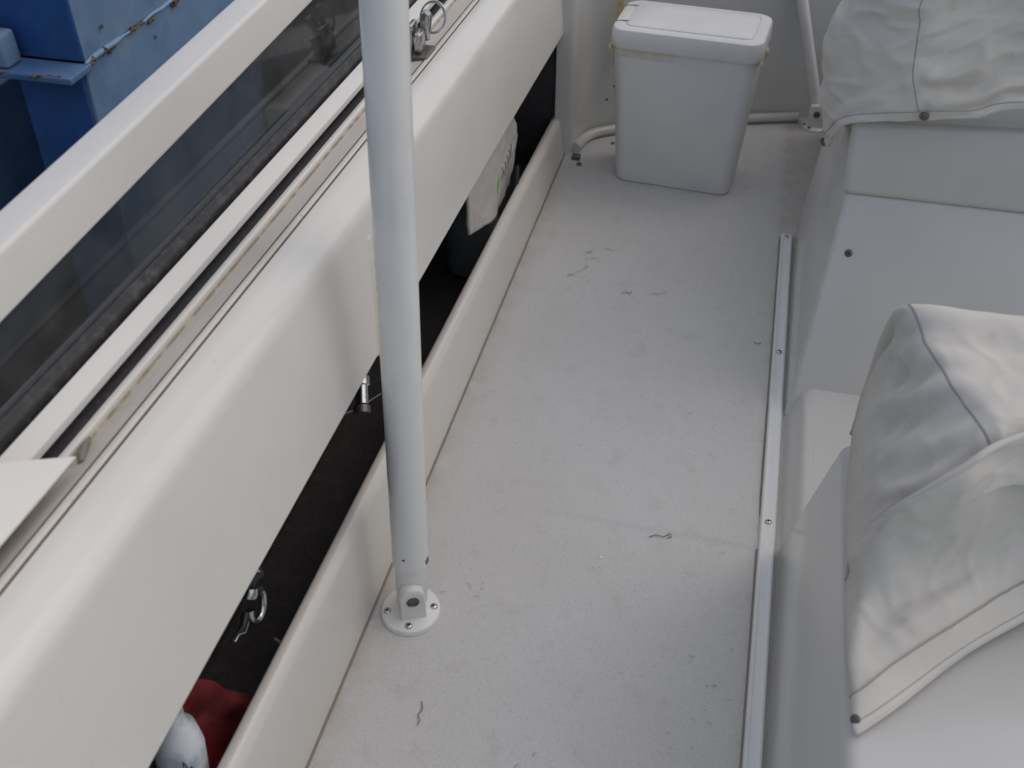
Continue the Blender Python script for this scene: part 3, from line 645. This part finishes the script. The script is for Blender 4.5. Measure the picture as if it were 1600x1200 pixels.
sc['label'] = 'small dark scuffs and grit scattered over the deck'; sc['category'] = 'grit'
for x, y, r, lab in ((-.122, 1.18, .0028, 'tiny bright fleck on the deck just below the seam'), (-.078, 1.42, .0022, 'tiny bright fleck on the deck just above the seam'), (-.205, .853, .0022, 'tiny bright fleck on the near deck')):
    me = bpy.data.meshes.new('fleck'); bm = bmesh.new(); bmesh.ops.create_icosphere(bm, subdivisions=1, radius=r)
    for vv in bm.verts: vv.co = Vector((vv.co.x, vv.co.y * .6, vv.co.z * .4)) + Vector((x, y, .002))
    bm.to_mesh(me); bm.free(); tag(link('bright_fleck', me, 'glint'), lab, 'fleck', 'bright flecks on the deck')

# ------------------------------------------------------------------ blue steel vessel alongside
vs_ = thing('blue_vessel', 'blue painted steel vessel with rusty weld edges moored beyond the rail', 'boat', (-2.3, 4, WZ))
hexa('side_plate', [(-2.25, 2.60, WZ - .3), (-2.0, 2.60, WZ - .3), (-2.0, 9, WZ - .3), (-2.25, 9, WZ - .3), (-2.25, 2.665, .10), (-2.0, 2.665, .10), (-2.0, 9, .10), (-2.25, 9, .10)], 'blue_lit', vs_, .006)
hexa('upper_plate', [(-2.60, 2.672, .104), (-2.004, 2.672, .104), (-2.004, 9, .104), (-2.60, 9, .104), (-2.60, 2.74, 1.2), (-2.06, 2.74, 1.2), (-2.06, 9, 1.2), (-2.60, 9, 1.2)], 'blue', vs_, .006)
hexa('upper_lit_skin', [(-2.010, 2.680, .106), (-2.0025, 2.680, .106), (-2.0025, 9, .106), (-2.010, 9, .106), (-2.066, 2.748, 1.19), (-2.0585, 2.748, 1.19), (-2.0585, 9, 1.19), (-2.066, 9, 1.19)], 'blue_lit', vs_)  # thin lighter sheet, colours the side face as lit
hexa('end_shade_skin', [(-2.24, 2.588, WZ - .3), (-2.012, 2.588, WZ - .3), (-2.012, 2.597, WZ - .3), (-2.24, 2.597, WZ - .3), (-2.24, 2.652, .075), (-2.012, 2.652, .075), (-2.012, 2.660, .075), (-2.24, 2.660, .075)], 'blue', vs_)  # thin dark sheet, colours the end face under the ledge as shaded
box('ledge_plate', -3.3, -1.985, 2.56, 2.69, .078, .100, 'blue_lit', vs_, .004)
box('inner_hull', -4.2, -2.75, 2.2, 9, WZ - .3, -.25, 'blue_lit', vs_, .01)
box('inner_hull', -4.6, -3.2, 3.4, 9, -.25, 1.2, 'blue', vs_, .01)
rp = [(-1.998, 2.67 + .06 * k, .103 + random.uniform(-.004, .004)) for k in range(0, 40)]
tube('weld_seam', rp, [random.uniform(.004, .012) for _ in rp], 'blue_pale', vs_, 6)
for y, l in ((2.675, .06), (2.76, .09), (2.93, .11), (3.05, .04), (3.21, .06), (3.42, .05)):
    rp = [(-1.994 + random.uniform(-.004, .006), y + l * t, .100 + random.uniform(-.018, .012)) for t in lin(0, 1, 7)]
    tube('rust_patch', rp, [.002] + [random.uniform(.003, .008) for _ in range(5)] + [.002], 'rust', vs_, 7)
rp = [(-2.02 - .03 * k, 2.565 + random.uniform(-.004, .004), .098 + random.uniform(-.006, .004)) for k in range(9)]
tube('rust_patch', rp, [random.uniform(.002, .006) for _ in rp], 'rust', vs_, 7)
for (y, z) in ((3.08, .03), (2.80, .17)):
    lathe('bolt_head', [(.007, 0), (.006, .004), (.001, .005)], 'rust', vs_, (-2.0, y, z), (1, 0, 0), 10)
box('mooring_post', -2.33, -2.20, 2.575, 2.65, .102, .205, 'blue_pale', vs_, .012)
lathe('post_cap', [(.034, 0), (.034, .02), (.026, .03), (.001, .034)], 'blue_pale', vs_, (-2.262, 2.612, .205), n=20)
# quay blocks and dark fender between the hulls
for i, (x0, x1, y0, y1, z0, z1, m_, lab, nm, ct) in enumerate((
        (-1.99, -1.86, 3.74, 4.22, -.84, -.53, 'concrete', 'pale concrete block seen through the tinted wind deflector', 'concrete_block', 'block'),
        (-1.985, -1.90, 3.80, 4.75, -.50, -.16, 'tarry', 'dark rubber fender slab above the pale block behind the tinted pane', 'rubber_fender', 'fender'),
        (-1.985, -1.80, 4.40, 5.20, WZ - .2, -.56, 'tarry', 'dark timber fender seen through the tinted wind deflector', 'timber_fender', 'fender'))):
    o = box(nm, x0, x1, y0, y1, z0, z1, m_, None, .02); tag(o, lab, ct)
